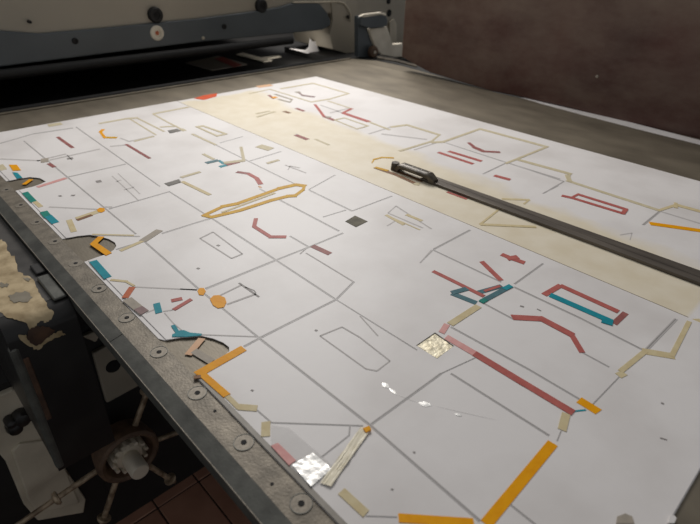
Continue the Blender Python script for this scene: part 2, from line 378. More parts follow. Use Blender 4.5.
line([(96, 182), (101.5, 181)], 2.4, 'ink'); line([(67, 159), (73, 158)], 1.6, 'ink'); line([(67, 155), (72, 160)], 1, 'ink'); line([(71, 195.5), (75, 195.5)], 1.4, 'ink')
line([(520, 306), (524, 307)], 1.4, 'ink'); line([(537, 309), (541, 311)], 1, 'ink')
line([(387, 226), (396, 220.5)], .9); line([(396, 206), (388, 213), (423, 228)], .9)
line([(285, 165), (306, 173)], .8); line([(288, 170), (290, 166), (300, 168)], .8)
line([(320, 105), (343, 113)], .9); line([(350, 108), (330, 113)], .9)
line([(660, 267), (700, 283)], .8); line([(620, 235), (632, 233), (630, 240)], .9)
line([(660, 438), (667, 440)], 1.2, 'ink'); line([(661, 403), (664, 404)], 1.6, 'ink')
for x, y in ((59, 195.5), (217, 245), (197, 268), (315, 330), (251, 390), (413, 452), (391, 489)):
    line([(x, y), (x+2.4, y+1)], 1.8, 'ink', 'pencil_dot')

# --- glue / pale tapes of the pattern outline
T = tp
T('beige_t', [(100, 123.5), (127, 118.6), (137, 118), (164, 131.5)], 1.4); T('beige_t', [(130, 119), (156, 135)], 1.3); T('beige_t', [(134, 141.5), (154, 136.3)], 1.2)
T('beige_t', [(153, 114), (189, 107)], 1.3); T('beige_t', [(153, 114), (169, 123), (181, 129)], 1.3); T('beige_t', [(160, 127), (177, 126.3)], 1.2); T('beige_t', [(181, 129), (185, 131)], 3)
T('beige_t', [(192, 134), (216, 145)], 1.8)
T('beige_t', [(197, 127), (203, 126), (226, 134), (217, 136)], 1.6, closed=True)
T('beige_t', [(203, 154), (214, 159.5)], 2.4); T('beige_t', [(181, 177.5), (200, 172)], 2.2); T('beige_t', [(182, 181.5), (210, 195)], 2.6); T('beige_t', [(241, 147), (244, 161)], 3.6)
T('beige_t', [(224, 163), (245, 160.5)], 2.6); T('beige_t', [(259, 146), (271.5, 149.5)], 5); T('beige_t', [(267, 163.5), (279, 160)], 2)
T('beige_t', [(386, 215), (404, 225)], 2.2); T('beige_t', [(406, 214.5), (422, 221)], 2.2); T('beige_t', [(386, 215), (420, 230)], .9)
T('beige_t', [(0, 165), (4, 170)], 7); T('beige_t', [(69, 220), (74, 232)], 6); T('beige_t', [(76, 219), (100, 211)], 3.2); T('beige_t', [(34, 201), (41, 207)], 4); T('beige_t', [(48, 121.8+4), (62, 123.5)], 3)
T('beige_t', [(120, 251), (143, 241)], 2.4); T('beige_t', [(92, 234.5), (134, 235.5)], 1.2)
T('taupe', [(143, 241), (160, 230)], 5); T('taupe', [(41, 161), (48, 160)], 4); T('beige_t', [(111, 280), (126, 281.5), (134, 286)], 2)
T('taupe', [(127, 299), (144, 313)], 8.5); T('plum', [(138, 308), (145, 313)], 8, 1); T('rust', [(132.5, 287), (125, 298)], 5.5)
T('beige_t', [(227, 396), (239, 408)], 5); T('beige_t', [(238, 407), (257, 408.5)], 6); T('beige_t', [(266, 422), (265.5, 437)], 9)
T('beige_t', [(341, 491), (366, 514)], 9); T('beige_t', [(478.7, 306), (450, 324.5)], 6); T('beige_t', [(566, 414), (562, 430)], 9)
T('beige_t', [(700, 321.5), (689, 322), (671.7, 356), (645, 351.5), (621, 371)], 5.5); T('beige_t', [(618, 376), (624, 373)], 7)
# far side
T('beige_t', [(391.5, 127), (407, 125), (439.5, 135), (431.5, 141.5), (400, 151)], 1.8)
T('beige_t', [(369, 122), (390, 130)], 1.5)
T('beige_t', [(432, 142.5), (443, 142), (480, 129), (547, 147), (506, 163.5)], 2); T('beige_t', [(517, 159.5), (570, 174), (568, 181), (659, 210.5)], 2.4); T('beige_t', [(567, 175), (570, 182)], 5, 1)
T('beige_t', [(659, 210.5), (676, 205), (702, 212)], 2.4); T('beige_t', [(673, 205), (678, 206)], 5, 1)
T('beige_t', [(480, 224.5), (502, 207)], 1.8); T('beige_t', [(480, 224.5), (536, 227)], 2); T('beige_t', [(503, 199), (529, 200), (524, 204)], 1.6)
T('beige_t', [(311.5, 102), (330, 99), (348.6, 93.6), (313, 83.3), (281, 88.8)], 1.1); T('beige_t', [(250, 93.6), (270, 89.3), (311, 102)], .9); T('beige_t', [(328, 101), (351, 108.5)], 1)
T('plum', [(299, 93), (303, 95.5), (314, 97)], 1.2); T('taupe', [(297, 91.8), (299, 92.8)], 2.6)
T('beige_t', [(334.5, 120), (357, 129), (368, 126), (344.5, 118)], 1.1, closed=True)
T('taupe', [(275, 94.3), (292, 99.6), (290, 102.3), (278.6, 99.3)], 1.1); T('darkred_t', [(269, 95.3), (274, 98.8)], 1.8); T('orange', [(273, 97.2), (276, 98)], 2, 1)
T('beige_t', [(256, 113.8), (270, 111)], 1); T('beige_t', [(257, 117), (275, 111.5)], 1.2); T('beige_t', [(315, 139), (329, 145)], 1.6)
T('brown', [(284, 111.3), (290, 113.3)], 1.8); T('darkred_t', [(296, 108.3), (304, 111.2)], 1.6); T('darkred_t', [(295.5, 135), (308, 139.7)], 2.4)
T('red', [(315, 104.5), (324, 116.5)], 2.4); T('darkred_t', [(324, 116.5), (335, 120.5)], 2); T('taupe', [(326, 117), (330, 117.5)], 1.6, 1)
T('red', [(343, 113), (369, 121.8)], 2.2); T('red', [(343, 113), (352, 108.5)], 1.8)
T('red', [(438, 152.3), (473, 164)], 1.9); T('red', [(448.7, 151.3), (481.6, 161.3)], 1.9); T('red', [(494, 175.5), (510, 179.8)], 2.2); T('red', [(447, 192), (467, 199.3)], 1.6)
T('darkred_t', [(469, 143), (474.5, 147.5), (483, 151.3)], 2.4); T('darkred_t', [(483, 151.5), (500, 152.3)], 1.6)
T('red', [(563, 196), (572, 198), (623, 213.6), (626, 209.5), (578, 194.5), (572, 197.5)], 2); T('red', [(622.5, 214), (626, 209.5)], 4.4, 1)
T('orange', [(650, 223.6), (702, 231)], 3); T('peach', [(257, 87), (271.5, 85)], 2.2)
poly('vermilion', [(194, 98.6), (204, 95.5), (217, 93.5), (216.5, 96.5), (204, 100)], parent=base)
# left end
T('darkred_t', [(57.5, 137), (73, 148)], 2.6); T('orange', [(103, 129.5), (100.5, 132), (105, 138)], 2.6); T('amber', [(105, 137.5), (117, 137.8)], 1.6)
T('darkred_t', [(126, 144.3), (150, 158.6)], 2.2); T('darkred_t', [(48.6, 163.5), (54.5, 167.3)], 3); T('pink', [(37, 187.3), (66, 178.2)], 2)
poly('orange', [(9, 165), (17, 165), (21, 170.5), (13, 171)], name='tape_strip'); poly('teal', [(12.5, 172.5), (17.5, 173), (22.5, 178), (17, 179)], name='tape_strip'); T('orange', [(24, 184.5), (31.5, 179.3)], 2.6, parent=over)
T('green', [(25, 192.5), (34, 202)], 5.4); T('green', [(43.5, 211.5), (48, 217)], 7); T('teal', [(48, 216), (55.5, 223)], 6.5)
T('brown', [(77, 220.3), (92, 215)], 2)
poly('orange', [(97, 209.8), (100, 208), (104.5, 208.5), (105, 211), (101.5, 212.8), (98, 212)], name='tape_dot')
T('orange', [(101.6, 236.5), (93, 244.5)], 4.4, parent=over); T('orange', [(93, 243.5), (109, 254.5)], 5.4, 1, parent=over)
T('teal', [(93, 261), (108, 278)], 7.2)
T('teal', [(156.5, 303.5), (159, 313)], 7); T('red', [(171, 301), (182, 298.7)], 3); T('red', [(173.5, 310), (191.5, 299.3)], 3)
poly('teal', [(171, 326), (175, 325), (179, 331), (184, 330.5), (190, 333), (202, 334.2), (201, 336), (186, 337.2), (172, 337), (172.5, 334.5), (176, 333.5)])
poly('orange', [(197.5, 291), (200, 288.3), (204, 288.5), (205.8, 291.5), (203.5, 295.5), (199, 295)], name='tape_dot')
poly('orange', [(210, 299.5), (213.5, 296), (219, 295.5), (225, 298), (226.5, 302.5), (224, 307.5), (218, 308.5), (213, 305.5)], name='tape_dot')
T('orange', [(196.5, 375), (243.5, 348.5)], 7, parent=over); T('orange', [(200, 372.5), (227, 396)], 7, 1); T('brown', [(194, 378), (201, 377)], 3, 2, parent=over)
# middle
T('darkteal', [(206, 163.2), (218.5, 160.3)], 2.2); T('teal', [(218.5, 160.3), (224, 164)], 2.2); T('teal', [(219.5, 167), (227, 165)], 2.2); T('darkred_t', [(226, 165.2), (239, 162)], 2)
T('darkred_t', [(237, 172), (249, 173.8)], 2); T('red', [(248, 173.6), (257, 178.5)], 2.8); T('red', [(256.5, 178), (260.8, 184.5)], 4.5); T('peach', [(259, 186), (261, 188)], 2)
T('amber', [(204, 215.5), (223, 206.5), (237, 203.8), (280, 188.3), (296, 184.8), (304.5, 186), (303, 190), (295, 195.8), (288, 196.3), (271.5, 200.3), (240, 210.5), (211.5, 217.3)], 2.7, closed=True)
T('beige_t', [(222, 212.5), (275, 193)], 1.4)
T('red', [(256, 218.5), (254, 227)], 4); T('red', [(254, 226.5), (271, 237.3)], 3.2); T('red', [(269, 237), (286, 237)], 2.6); T('darkred_t', [(312.5, 246), (330, 254)], 4)
T('red', [(434, 271.7), (452, 280.5), (483, 296)], 3); T('red', [(481.6, 261.5), (501, 280.5)], 4); T('red', [(503, 255), (513, 259), (523, 262.5)], 3.4); T('red', [(507, 259), (518, 257)], 4, 1)
T('darkteal', [(452, 293.5), (476, 303)], 4); T('darkteal', [(452, 293), (467, 288.8)], 4, 1); T('darkteal', [(477, 293), (502, 286)], 4); T('red', [(484, 291.5), (500, 286.2)], 2.4, 1)
T('darkteal', [(482, 301.5), (510, 286.5)], 4.6, 1); T('teal', [(504, 289.5), (511, 286)], 4.4, 2); T('green', [(481, 302.5), (486, 299.5)], 4.6, 2)
T('pink', [(447, 324.5), (441.5, 333)], 6); T('pink', [(446, 337), (478.7, 356)], 5.4); T('red', [(476, 354.5), (523, 383), (571.5, 412)], 6)
T('red', [(514, 317.5), (541.5, 319), (571.5, 334.8), (581.5, 351.5)], 5)
T('red', [(544, 295), (560.5, 285.5)], 5); T('red', [(560, 285.5), (618.5, 312)], 3.6); T('darkred_t', [(614, 323.8), (625.5, 313)], 6.2); T('teal', [(550, 295), (612, 322)], 4.4, 1)
T('teal', [(601, 320), (613, 323.6)], 5, 2)
T('orange', [(579, 400), (598.5, 412)], 7); T('orange', [(553, 443), (486, 524)], 12); T('orange', [(398.6, 518), (474, 523)], 9)
line([(573, 411.5), (586, 410)], 1.8, 'teal', 'ink_mark')
poly('taupe', [(617, 517), (625, 514), (632, 517), (634, 524), (616, 524)], label='grey-brown smudged patch')
poly('paper', [(669, 517), (673.5, 516), (676, 519), (674, 524), (668, 524)], 2, name='paper_dot')
# grey adhesive left in the third notch
T('peach', [(202, 338.5), (188, 355)], 6, parent=base); T('taupe', [(194, 351), (212, 362)], 7, parent=base)
# square of crumpled foil in the last window
bm = bmesh.new(); q = Lz([(417, 346), (435, 334), (453, 346.5), (437, 358.5)], .0012); n_ = 8; g = []
for i in range(n_+1):
    for j in range(n_+1):
        u, v = i/n_, j/n_; P = q[0]*(1-u)*(1-v)+q[1]*u*(1-v)+q[2]*u*v+q[3]*(1-u)*v
        g.append(bm.verts.new(P+Vector((0, 0, random.uniform(0, .0004)))))
for i in range(n_):
    for j in range(n_): bm.faces.new((g[i*(n_+1)+j], g[(i+1)*(n_+1)+j], g[(i+1)*(n_+1)+j+1], g[i*(n_+1)+j+1]))
tag(obj('foil_patch', bm, M['foil']), 'crumpled silvery yellow foil square in the window of the white sheet', 'patch')
# clear film tape, pink film and a crinkled white piece painted as the film's glint beside the cream tape
bm = bmesh.new(); bm.faces.new([bm.verts.new(p_) for p_ in Lz([(271, 424), (289, 427), (341, 472), (311, 488), (271, 447)], ZT+.0006)])
obj('clear_tape', bm, M['clear'], over, 'clear glossy film tape')
poly('pink', [(271, 446.5), (278, 443.5), (296, 461), (289, 466)], 1, label='pale pink tape')
def crinkled(pts, m, nm, lb, n_=10, amp=.0011, z0=.0028):
    q = Lz(pts, z0); bm = bmesh.new(); g = []
    for i in range(n_+1):
        for j in range(n_+1):
            u, v = i/n_, j/n_; P = q[0]*(1-u)*(1-v)+q[1]*u*(1-v)+q[2]*u*v+q[3]*(1-u)*v
            g.append(bm.verts.new(P+Vector((0, 0, random.uniform(0, amp)))))
    for i in range(n_):
        for j in range(n_): bm.faces.new((g[i*(n_+1)+j], g[(i+1)*(n_+1)+j], g[(i+1)*(n_+1)+j+1], g[i*(n_+1)+j+1]))
    return obj(nm, bm, M[m], over, lb, smooth=True)
crinkled([(292, 465), (313, 453), (332, 469), (311, 487)], 'gloss', 'film_patch', 'glinting crinkled clear film')
crinkled([(361, 427), (370, 431), (331, 487), (320, 483)], 'cream', 'cream_tape', 'shiny cream tape strip, lifted at both ends', 12, .0012, .003)
poly('orange', [(363, 430), (369, 427.5), (371, 431), (366, 434)], 6, name='tape_dot')
# wrinkles of clear tape, the wide ones painted white for their glint
for a, b, wd in (((382, 383), (389, 388), 5), ((389, 388), (397, 395), 3), ((418, 403), (432, 405.5), 5), ((455, 414), (462, 416), 3), ((397, 395), (418, 403), 1.2), ((432, 405.5), (500, 421), 1.2)):
    A, B, d, n, ww = seg_quad(a, b, wd, ZT); bm = bmesh.new(); k_ = 8; rows = []
    for i in range(k_+1):
        u = i/k_; s = math.sin(math.pi*u)
        P = A.lerp(B, u); rows.append([bm.verts.new(P+n*ww*.5*x_*s+Vector((0, 0, .0002+.00025*s*(1-abs(x_)))) ) for x_ in (-1, -.5, 0, .5, 1)])
    for r0, r1 in zip(rows, rows[1:]):
        for k in range(4): bm.faces.new((r0[k], r0[k+1], r1[k+1], r1[k]))
    bmesh.ops.remove_doubles(bm, verts=bm.verts, dist=1e-7)
    obj('film_wrinkle', bm, M['gloss'] if wd > 2 else M['clear'], over, 'raised wrinkle of clear film', smooth=True)

# ------------------------------------------------------------------ metal bar with its handle across the yellowed band
bar = thing('clamp_bar', 'long dark flat steel bar with a raised handle lying over the yellowed band', 'bar')
BZ = .0065; y0b, y1b = .773, .812
A = onZ(437, 176, BZ); xb0 = A.x
bm = bmesh.new()
prism(bm, [(xb0-.016, .768, ZB), (xb0-.004, .797, ZB), (.1, .817, ZB), (.1, .7755, ZB), (-.25, .774, ZB)], (0, 0, BZ-ZB))
bevel_mod(obj('flat_bar', bm, M['bar'], bar), .0008, 2)
obj('bar_spine', prism(bmesh.new(), [(xb0+.01, .785, BZ), (xb0+.01, .7885, BZ), (.1, .7965, BZ), (.1, .792, BZ)], (0, 0, .0003)), M['bar'], bar, 'worn ridge along the bar')
# arched grip: top lies along the bar, feet at both ends
H0 = onZ(397, 165, .012); H1 = onZ(436, 179, .012); dv = (H1-H0); dv.z = 0; Lh = dv.length; dv.normalize(); nv = Vector((-dv.y, dv.x, 0))
bm = bmesh.new(); K = 14; rows = []
for i in range(K+1):
    u = i/K; s = min(1, math.sin(math.pi*min(max(u, .0), 1))*2.4)
    top = .0115+.0085*min(1, s*1.05); thick = .0085 if .12 < u < .88 else .0165
    bot = max(ZB+.0002, top-thick)
    if .14 < u < .86: bot = .0095+.0012*math.sin(math.pi*u)
    wd = .0098*(.72+.28*min(1, s)); c = H0+dv*(Lh*u); rows.append([])
    for a_, z_ in ((-1, bot), (-1, top-.003), (-.7, top-.0006), (-.25, top), (.25, top), (.7, top-.0006), (1, top-.003), (1, bot)):
        rows[-1].append(bm.verts.new(Vector((c.x, c.y, 0))+nv*wd*a_+Vector((0, 0, z_))))
for r0, r1 in zip(rows, rows[1:]):
    for k in range(8): bm.faces.new((r0[k], r0[(k+1) % 8], r1[(k+1) % 8], r1[k]))
bm.faces.new(rows[0]); bm.faces.new(rows[-1])
obj('grip', bm, M['handle'], bar, smooth=True)
for u in (.2, .42, .64, .84):
    c = H0+dv*(Lh*u)+nv*.001
    obj('rivet', lathe(bmesh.new(), Vector((c.x, c.y, .0197)), (0, 0, 1), [(.0027, 0), (.0024, .0008), (.0012, .0012), (0, .0012)], 10), M['bar'], bar, smooth=True)
c = H0-dv*.004
obj('grip_end', cyl(bmesh.new(), (c.x, c.y, ZB), (c.x, c.y, .0165), .0095, .0080, 16), M['handle'], bar, smooth=True)
# rusty stains and brown tape around the grip
T('amber', [(372, 163), (374, 159.5), (382, 157.5), (393, 158)], 1.2); T('brown', [(376, 168), (395, 174.5), (414, 183)], 2.2); T('amber', [(375, 167.5), (388, 171)], 1.8, 1)
T('brown', [(393, 170), (408, 175.5), (422, 181.5)], 2); T('beige_t', [(414, 183.5), (420, 184.5)], 3)

# ------------------------------------------------------------------ upright brown plate on the right
p = [onY(x, y, 1.503) for x, y in ((401.5, 56.5), (413, 63.5), (430, 72.5), (460, 81.8), (491, 91), (528, 98.5), (560, 105.5), (600, 116), (700, 140.5))]
yy = 1.503; zt = .46
pts = [Vector((-1.318, yy, zt))]+p+[Vector((.15, yy, -.001)), Vector((.15, yy, zt))]
pl = obj('upright_plate', prism(bmesh.new(), pts, (0, .03, 0)), M['darkred']); bevel_mod(pl, .003)
tag(pl, 'tall dark reddish-brown steel plate standing along the right side of the bed', 'plate')
obj('plate_spot', lathe(bmesh.new(), onY(597, 76.5, 1.5025), (0, -1, 0), [(.004, 0), (.003, .0008), (0, .001)], 10), M['taupe'], pl, 'small pale chip')

# ------------------------------------------------------------------ press frame behind the bed
XF = -1.72
frame = thing('press_frame', 'beige painted press housing with grey-blue crossbeam behind the bed', 'machine')
def PX(pts, x): return [onX(a, b, x) for a, b in pts]
cz = .42
# front cover panel (beige), above the beam
bm = bmesh.new(); bx(bm, XF-.30, XF-.012, -1.0, 1.669, .145, cz)
bevel_mod(obj('cover_panel', bm, M['beige'], frame), .004)
# right side cheek of the frame with arched recess edge
bm = bmesh.new(); q = PX([(333, 49), (357, 56.5), (357, -4), (331, -4), (333, 20), (330, 34)], XF-.006)
prism(bm, q, (-.25, 0, 0)); obj('side_cheek', bm, M['beige'], frame)
lip = [(293, 2.2), (318, 2.0), (338, 1.5), (344, 3), (348, 8), (350.5, 14), (351, 22)]
q = PX(lip, XF); bm = bmesh.new()
for a, b in zip(q, q[1:]): cyl(bm, a, b, .0035, seg=8)
obj('cover_lip', bm, M['beige2'], frame, smooth=True)
c = onX(348, 17, XF); obj('screw', lathe(bmesh.new(), c, (1, 0, 0), [(.007, -.004), (.007, .003), (.004, .006), (0, .006)], 12), M['barside'], frame)
# crossbeam
lo = PX([(-40, 72), (0, 67), (200, 42), (322, 30)], XF); hi = PX([(330, 26), (331, 21), (327, 12), (320, 4), (312, 2.6), (293, 3.2), (280, 7), (265, 10), (200, 18.6), (100, 28.6), (40, 33.8), (0, 30.8), (-40, 29)], XF)
yl = -.6
bm = bmesh.new(); prism(bm, [Vector((XF, yl, lo[0].z-.003))]+lo+hi+[Vector((XF, yl, hi[-1].z))], (-.06, 0, 0))
bevel_mod(obj('crossbeam', bm, M['beam'], frame, 'grey-blue painted crossbeam'), .009, 4)
for (x, y, r, m, nm) in ((156, 15, .0215, 'darkiron', 'bolt'), (157, 33, .0215, 'castpale', 'bolt'), (262, 6, .0215, 'darkiron', 'bolt'), (75, 41, .0085, 'darkiron', 'bolt'), (224, 26.5, .0085, 'darkiron', 'bolt'), (30, 22, .004, 'darkiron', 'bolt'), (203, 38, .005, 'beige2', 'bolt')):
    c = onX(x, y, XF)
    pr_ = [(r*1.04, -.012), (r*1.04, .002), (r*.9, .005), (r*.55, .005), (r*.5, .001), (0, .001)]
    b_ = obj(nm, lathe(bmesh.new(), c, (1, 0, 0), pr_, 24), M[m], frame, {'castpale': 'pale washer bolt', 'darkiron': 'black bolt'}.get(m), smooth=True)
    if r > .02: obj('bolt_socket', lathe(bmesh.new(), c+Vector((.0012, 0, 0)), (1, 0, 0), [(0, .001), (r*.3, .001), (r*.32, 0)], 6), M['black'] if m != 'castpale' else M['rust'], b_)
# dark opening under the beam
bm = bmesh.new(); bx(bm, -2.45, XB-.014, -1.0, 2.3, -.06, -.035); obj('press_floor', bm, M['darkiron'], frame)
bm = bmesh.new(); bx(bm, -2.50, -2.45, -1.0, 2.3, -.06, .3); obj('press_back', bm, M['darkiron'], frame)
bm = bmesh.new(); bx(bm, -2.46, XF-.06, -.9, 1.5, .09, .14); obj('press_head', bm, M['darkiron'], frame)
bm = cyl(bmesh.new(), (XF+.01, -.8, .068), (XF+.01, 1.32, .068), .014, seg=24); obj('roller', bm, M['darkiron'], frame, 'black roller under the crossbeam', smooth=True)
bm = cyl(bmesh.new(), (XF+.06, -.8, -.016), (XF+.06, 1.50, -.016), .010, seg=20); obj('gripper_shaft', bm, M['darkiron'], frame, smooth=True)
area('press_work_lamp', (-1.785, 1.42, .082), (-1.87, 1.46, -.02), .02, .22, .32, (1, .96, .9))  # fill light added to brighten the scraps inside the opening
# scraps seen inside the opening
def scrap(name, pts, m, label, z=-.032, t=.004):
    return tag(obj(name, prism(bmesh.new(), [onZ(x, y, z) for x, y in pts], (0, 0, t)), M[m]), label, 'scrap', 'offcuts inside the press')
c1 = scrap('card_offcut', [(186, 63.5), (218, 56.5), (247, 65), (212, 71)], 'taupe', 'grey card offcut with a red band inside the press opening')
obj('red_band', prism(bmesh.new(), [onZ(x, y, -.0275) for x, y in ((214, 58.5), (223, 57), (242, 65), (234, 67.2))], (0, 0, .001)), M['red'], c1, 'red band')
scrap('card_offcut', [(236, 55.2), (243, 53.4), (262, 58.6), (272, 61), (264, 62.6)], 'castpale', 'thin white card frame, left of the white torn piece in the press opening')
scrap('card_strip', [(262, 58.3), (279, 56.2), (281, 57.2), (266, 60)], 'castpale', 'narrow white strip just right of the white card frame in the press')
q = [onX(x, y, -1.83) for x, y in ((289, 48.5), (293, 48.8), (306, 50), (309, 47), (310, 38.6), (312.5, 41.5), (318, 41), (317.5, 47), (319, 51), (317, 54.5), (312, 53.5), (307, 53.5), (300, 51.5))]
tag(obj('torn_scrap', prism(bmesh.new(), q, (-.003, 0, 0)), M['paper']), 'bright white torn paper scrap standing at the right end of the press opening', 'scrap')
# far right wall of the press body behind the bracket
bm = bmesh.new(); bx(bm, -2.0, -1.80, 1.66, 2.6, -.2, cz)
cb = obj('body_panel', bm, M['beige'], frame)
for x, y, r in ((388.5, 1, .011), (389, 13, .013)):
    c = onX(x, y, -1.80)
    obj('bolt_hole', lathe(bmesh.new(), c, (1, 0, 0), [(r*1.2, 0), (r*1.15, .002), (r, .001), (0, .0015)], 16), M['black'], cb)
bm = bmesh.new(); prism(bm, PX([(389, 22), (393, 18), (396, 24), (396, 44), (389, 44)], -1.795), (.006, 0, 0)); bevel_mod(obj('raised_rib', bm, M['beige2'], cb), .003)
# bracket between frame and upright plate
br = thing('side_bracket', 'worn cream cast bracket with dark arm and small wheel beside the brown plate', 'bracket')
XK = -1.60
bm = bmesh.new(); prism(bm, PX([(369, 29), (387, 26.5), (389, 31), (393, 44), (403, 43), (405, 57), (395, 57.5), (381, 55), (377, 50), (374, 44)], XK), (-.02, 0, 0)); bevel_mod(obj('bracket_body', bm, M['castpale'], br), .006, 3)
bm = bmesh.new(); prism(bm, PX([(361, 18), (363, 16), (382, 13.8), (386, 15.5), (388, 20), (387.5, 25), (384, 27.5), (370, 28.5), (361, 26)], XK+.012), (-.022, 0, 0)); bevel_mod(obj('bracket_arm', bm, M['beam'], br, 'dark grey arm'), .004, 3)
bm = bmesh.new(); prism(bm, PX([(360, 16.5), (364, 14.2), (381, 12.2), (386, 14), (386.5, 16), (381, 15), (364, 17.4)], XK+.014), (-.012, 0, 0)); bevel_mod(obj('arm_cap', bm, M['castpale'], br, 'pale top of the arm'), .002, 2)
bm = bmesh.new(); prism(bm, PX([(358, 16), (361, 16), (369, 29), (374, 44), (380, 57), (358, 57)], XK-.012), (-.02, 0, 0)); obj('back_web', bm, M['beam'], br, 'dark grey web')
c = onX(374, 52, XK+.014)
obj('wheel', lathe(bmesh.new(), c, (1, 0, 0), [(.006, .004), (.012, .006), (.017, .004), (.020, .004), (.0225, .001), (.0225, -.014), (0, -.014)], 24), M['rustring'], br, smooth=True)
obj('wheel_hub', lathe(bmesh.new(), c, (1, 0, 0), [(.006, 0), (.006, .007), (0, .008)], 14), M['nut'], br, smooth=True)
obj('side_apron', bx(bmesh.new(), -2.0, .45, 1.502, 1.66, -.30, -.012), M['darkiron'], frame)
# thin floor ledge under the bracket
q = [onZ(x, y, -.003) for x, y in ((351, 59.5), (377, 61.5), (403, 67), (431.5, 75), (460, 83.3), (492, 92), (480, 95), (430, 84), (353, 66))]
q = [Vector((p_.x, max(p_.y, 1.5005), p_.z)) for p_ in q[:6]]+[Vector((q[5].x, 1.5005, -.003)), Vector((q[0].x, 1.5005, -.003))]
obj('side_wing', prism(bmesh.new(), q, (0, 0, .003)), M['steel'], plate)
q = [onZ(x, y, .002) for x, y in ((377, 56.8), (396, 60), (416, 65.6), (417, 67.6), (396, 62.2), (377, 58.8))]
tag(obj('ledge_rail', prism(bmesh.new(), q, (0, 0, .004)), M['handle']), 'low thin metal rail between the bed and the cream bracket', 'rail')

# ------------------------------------------------------------------ black casting with chipped paint, left
cas = thing('casting_arm', 'black painted iron casting with chipped paint showing tan filler, left of the bed rail', 'casting')
x_f, y_r, y_l, z_t, z_b = -.645, .1288, .046, -.0115, -.272
R0 = .022
prof = [(-1.7, z_b), (-1.7, z_t)]+[(x_f-R0+R0*math.sin(a_), z_t-R0+R0*math.cos(a_)) for a_ in [math.pi/2*k/8 for k in range(9)]]+[(x_f, z_b)]
bm = prism(bmesh.new(), [(a_, y_l, b_) for a_, b_ in prof], (0, y_r-y_l, 0))
bevel_mod(obj('arm_body', bm, M['glossblack'], cas, smooth=True), .005, 3)
bm = bx(bmesh.new(), x_f-.012, x_f+.0012, y_l-.0015, y_l+.010, z_b+.004, z_t-.03, .004, 2)  # strip coloured pale for the highlight on the casting's upright corner
obj('worn_edge', bm, M['chamfer'], cas, 'paint worn to bare grey along the corner')
bm = bx(bmesh.new(), x_f-.002, x_f+.0016, y_l+.009, y_l+.016, z_b+.10, z_t-.05, .001, 1)
obj('rust_streak', bm, M['primer'], cas, 'rusty streak beside the worn corner')
o = obj('worn_top', bx(bmesh.new(), -1.69, x_f-.030, y_l+.004, y_r-.0005, z_t, z_t+.0004), M['wornblack'], cas, 'black paint rubbed to dull grey on top')  # grey skin stands for light reflected off the gloss black
# ragged flake of exposed filler on the top and running over the front edge
def flake(nm, pts, m, dz, lab, holes=()):
    bm = bmesh.new(); R_ = .022
    def wrap(px, py):
        P = onZ(px, py, z_t+dz)
        if P.x > x_f-R_:     # beyond the start of the rounded front edge: follow it
            best = None
            for k in range(31):
                a_ = math.pi/2*k/30; Q = Vector((x_f-R_+(R_+dz)*math.sin(a_), 0, z_t-R_+(R_+dz)*math.cos(a_)))
                d = ray(px, py); t = Q.x/d.x; zz = H+d.z*t
                e = abs(zz-Q.z)
                if best is None or e < best[0]: best = (e, Vector((Q.x, d.y*t, Q.z)))
            P = best[1]
            Q = onX(px, py, x_f+dz)
            if Q.z < z_t-R_: P = Q
        P.y = min(P.y, y_r-.004)
        return P
    # grid the outline finely so it can follow the rounded edge
    pts2 = []
    for (a, b), (c_, d_) in zip(pts, pts[1:]+pts[:1]):
        k = 4
        for i in range(k):
            u = i/k; pts2.append((a+(c_-a)*u+(random.uniform(-1.3, 1.3) if i else 0), b+(d_-b)*u+(random.uniform(-1.3, 1.3) if i else 0)))
    import mathutils
    inner = []
    xs = [p_[0] for p_ in pts2]; ys = [p_[1] for p_ in pts2]
    def inside(x, y):
        r = False; j = len(pts2)-1
        for i in range(len(pts2)):
            xi, yi = pts2[i]; xj, yj = pts2[j]
            if (yi > y) != (yj > y) and x < (xj-xi)*(y-yi)/(yj-yi)+xi: r = not r
            j = i
        return r
    gx = min(xs)
    while gx < max(xs):
        gy = min(ys)
        while gy < max(ys):
            if inside(gx, gy): inner.append((gx+random.uniform(-.5, .5), gy+random.uniform(-.5, .5)))
            gy += 4
        gx += 4
    from mathutils.geometry import delaunay_2d_cdt
    n = len(pts2); V = [Vector(p_) for p_ in pts2+inner]
    res = delaunay_2d_cdt(V, [(i, (i+1) % n) for i in range(n)], [list(range(n))], 1, 1e-4)
    vs = [bm.verts.new(wrap(v.x, v.y)+Vector((0, 0, random.uniform(0, .0004)))) for v in res[0]]
    for f in res[2]:
        try: bm.faces.new([vs[i] for i in f])
        except ValueError: pass
    obj(nm, bm, M[m], cas, lab, smooth=True)
flake('bare_filler', [(-14, 232), (0, 240), (6, 243), (9, 252), (15, 259), (18, 272), (26, 276), (33, 279), (38, 289), (44, 299), (48, 308), (54, 312), (51, 320), (46, 323), (40, 321), (36, 327), (30, 331), (26, 323), (17, 320), (8, 318), (0, 312), (-14, 300)], 'tan', .0006, 'exposed tan filler where paint has chipped')
flake('primer_patch', [(30, 330), (38, 326), (48, 327), (55, 330), (50, 336), (44, 341), (37, 346), (30, 343), (26, 337)], 'primer', .0012, 'rusty brown primer')
flake('bare_filler', [(18, 336), (26, 335), (32, 341), (36, 346), (44, 338), (54, 333), (62, 331), (66, 335), (60, 337), (50, 341), (42, 348), (38, 351), (30, 347)], 'tan', .0009, 'chipped tan rim below the main patch')
for pts in ([(8, 296), (16, 292), (28, 292), (33, 297), (26, 302), (14, 303)], [(0, 283), (9, 284), (6, 287), (0, 287)], [(22, 277), (32, 279), (27, 281)]):
    flake('worn_spot', pts, 'greyspot', .0012, 'greyer worn spot')
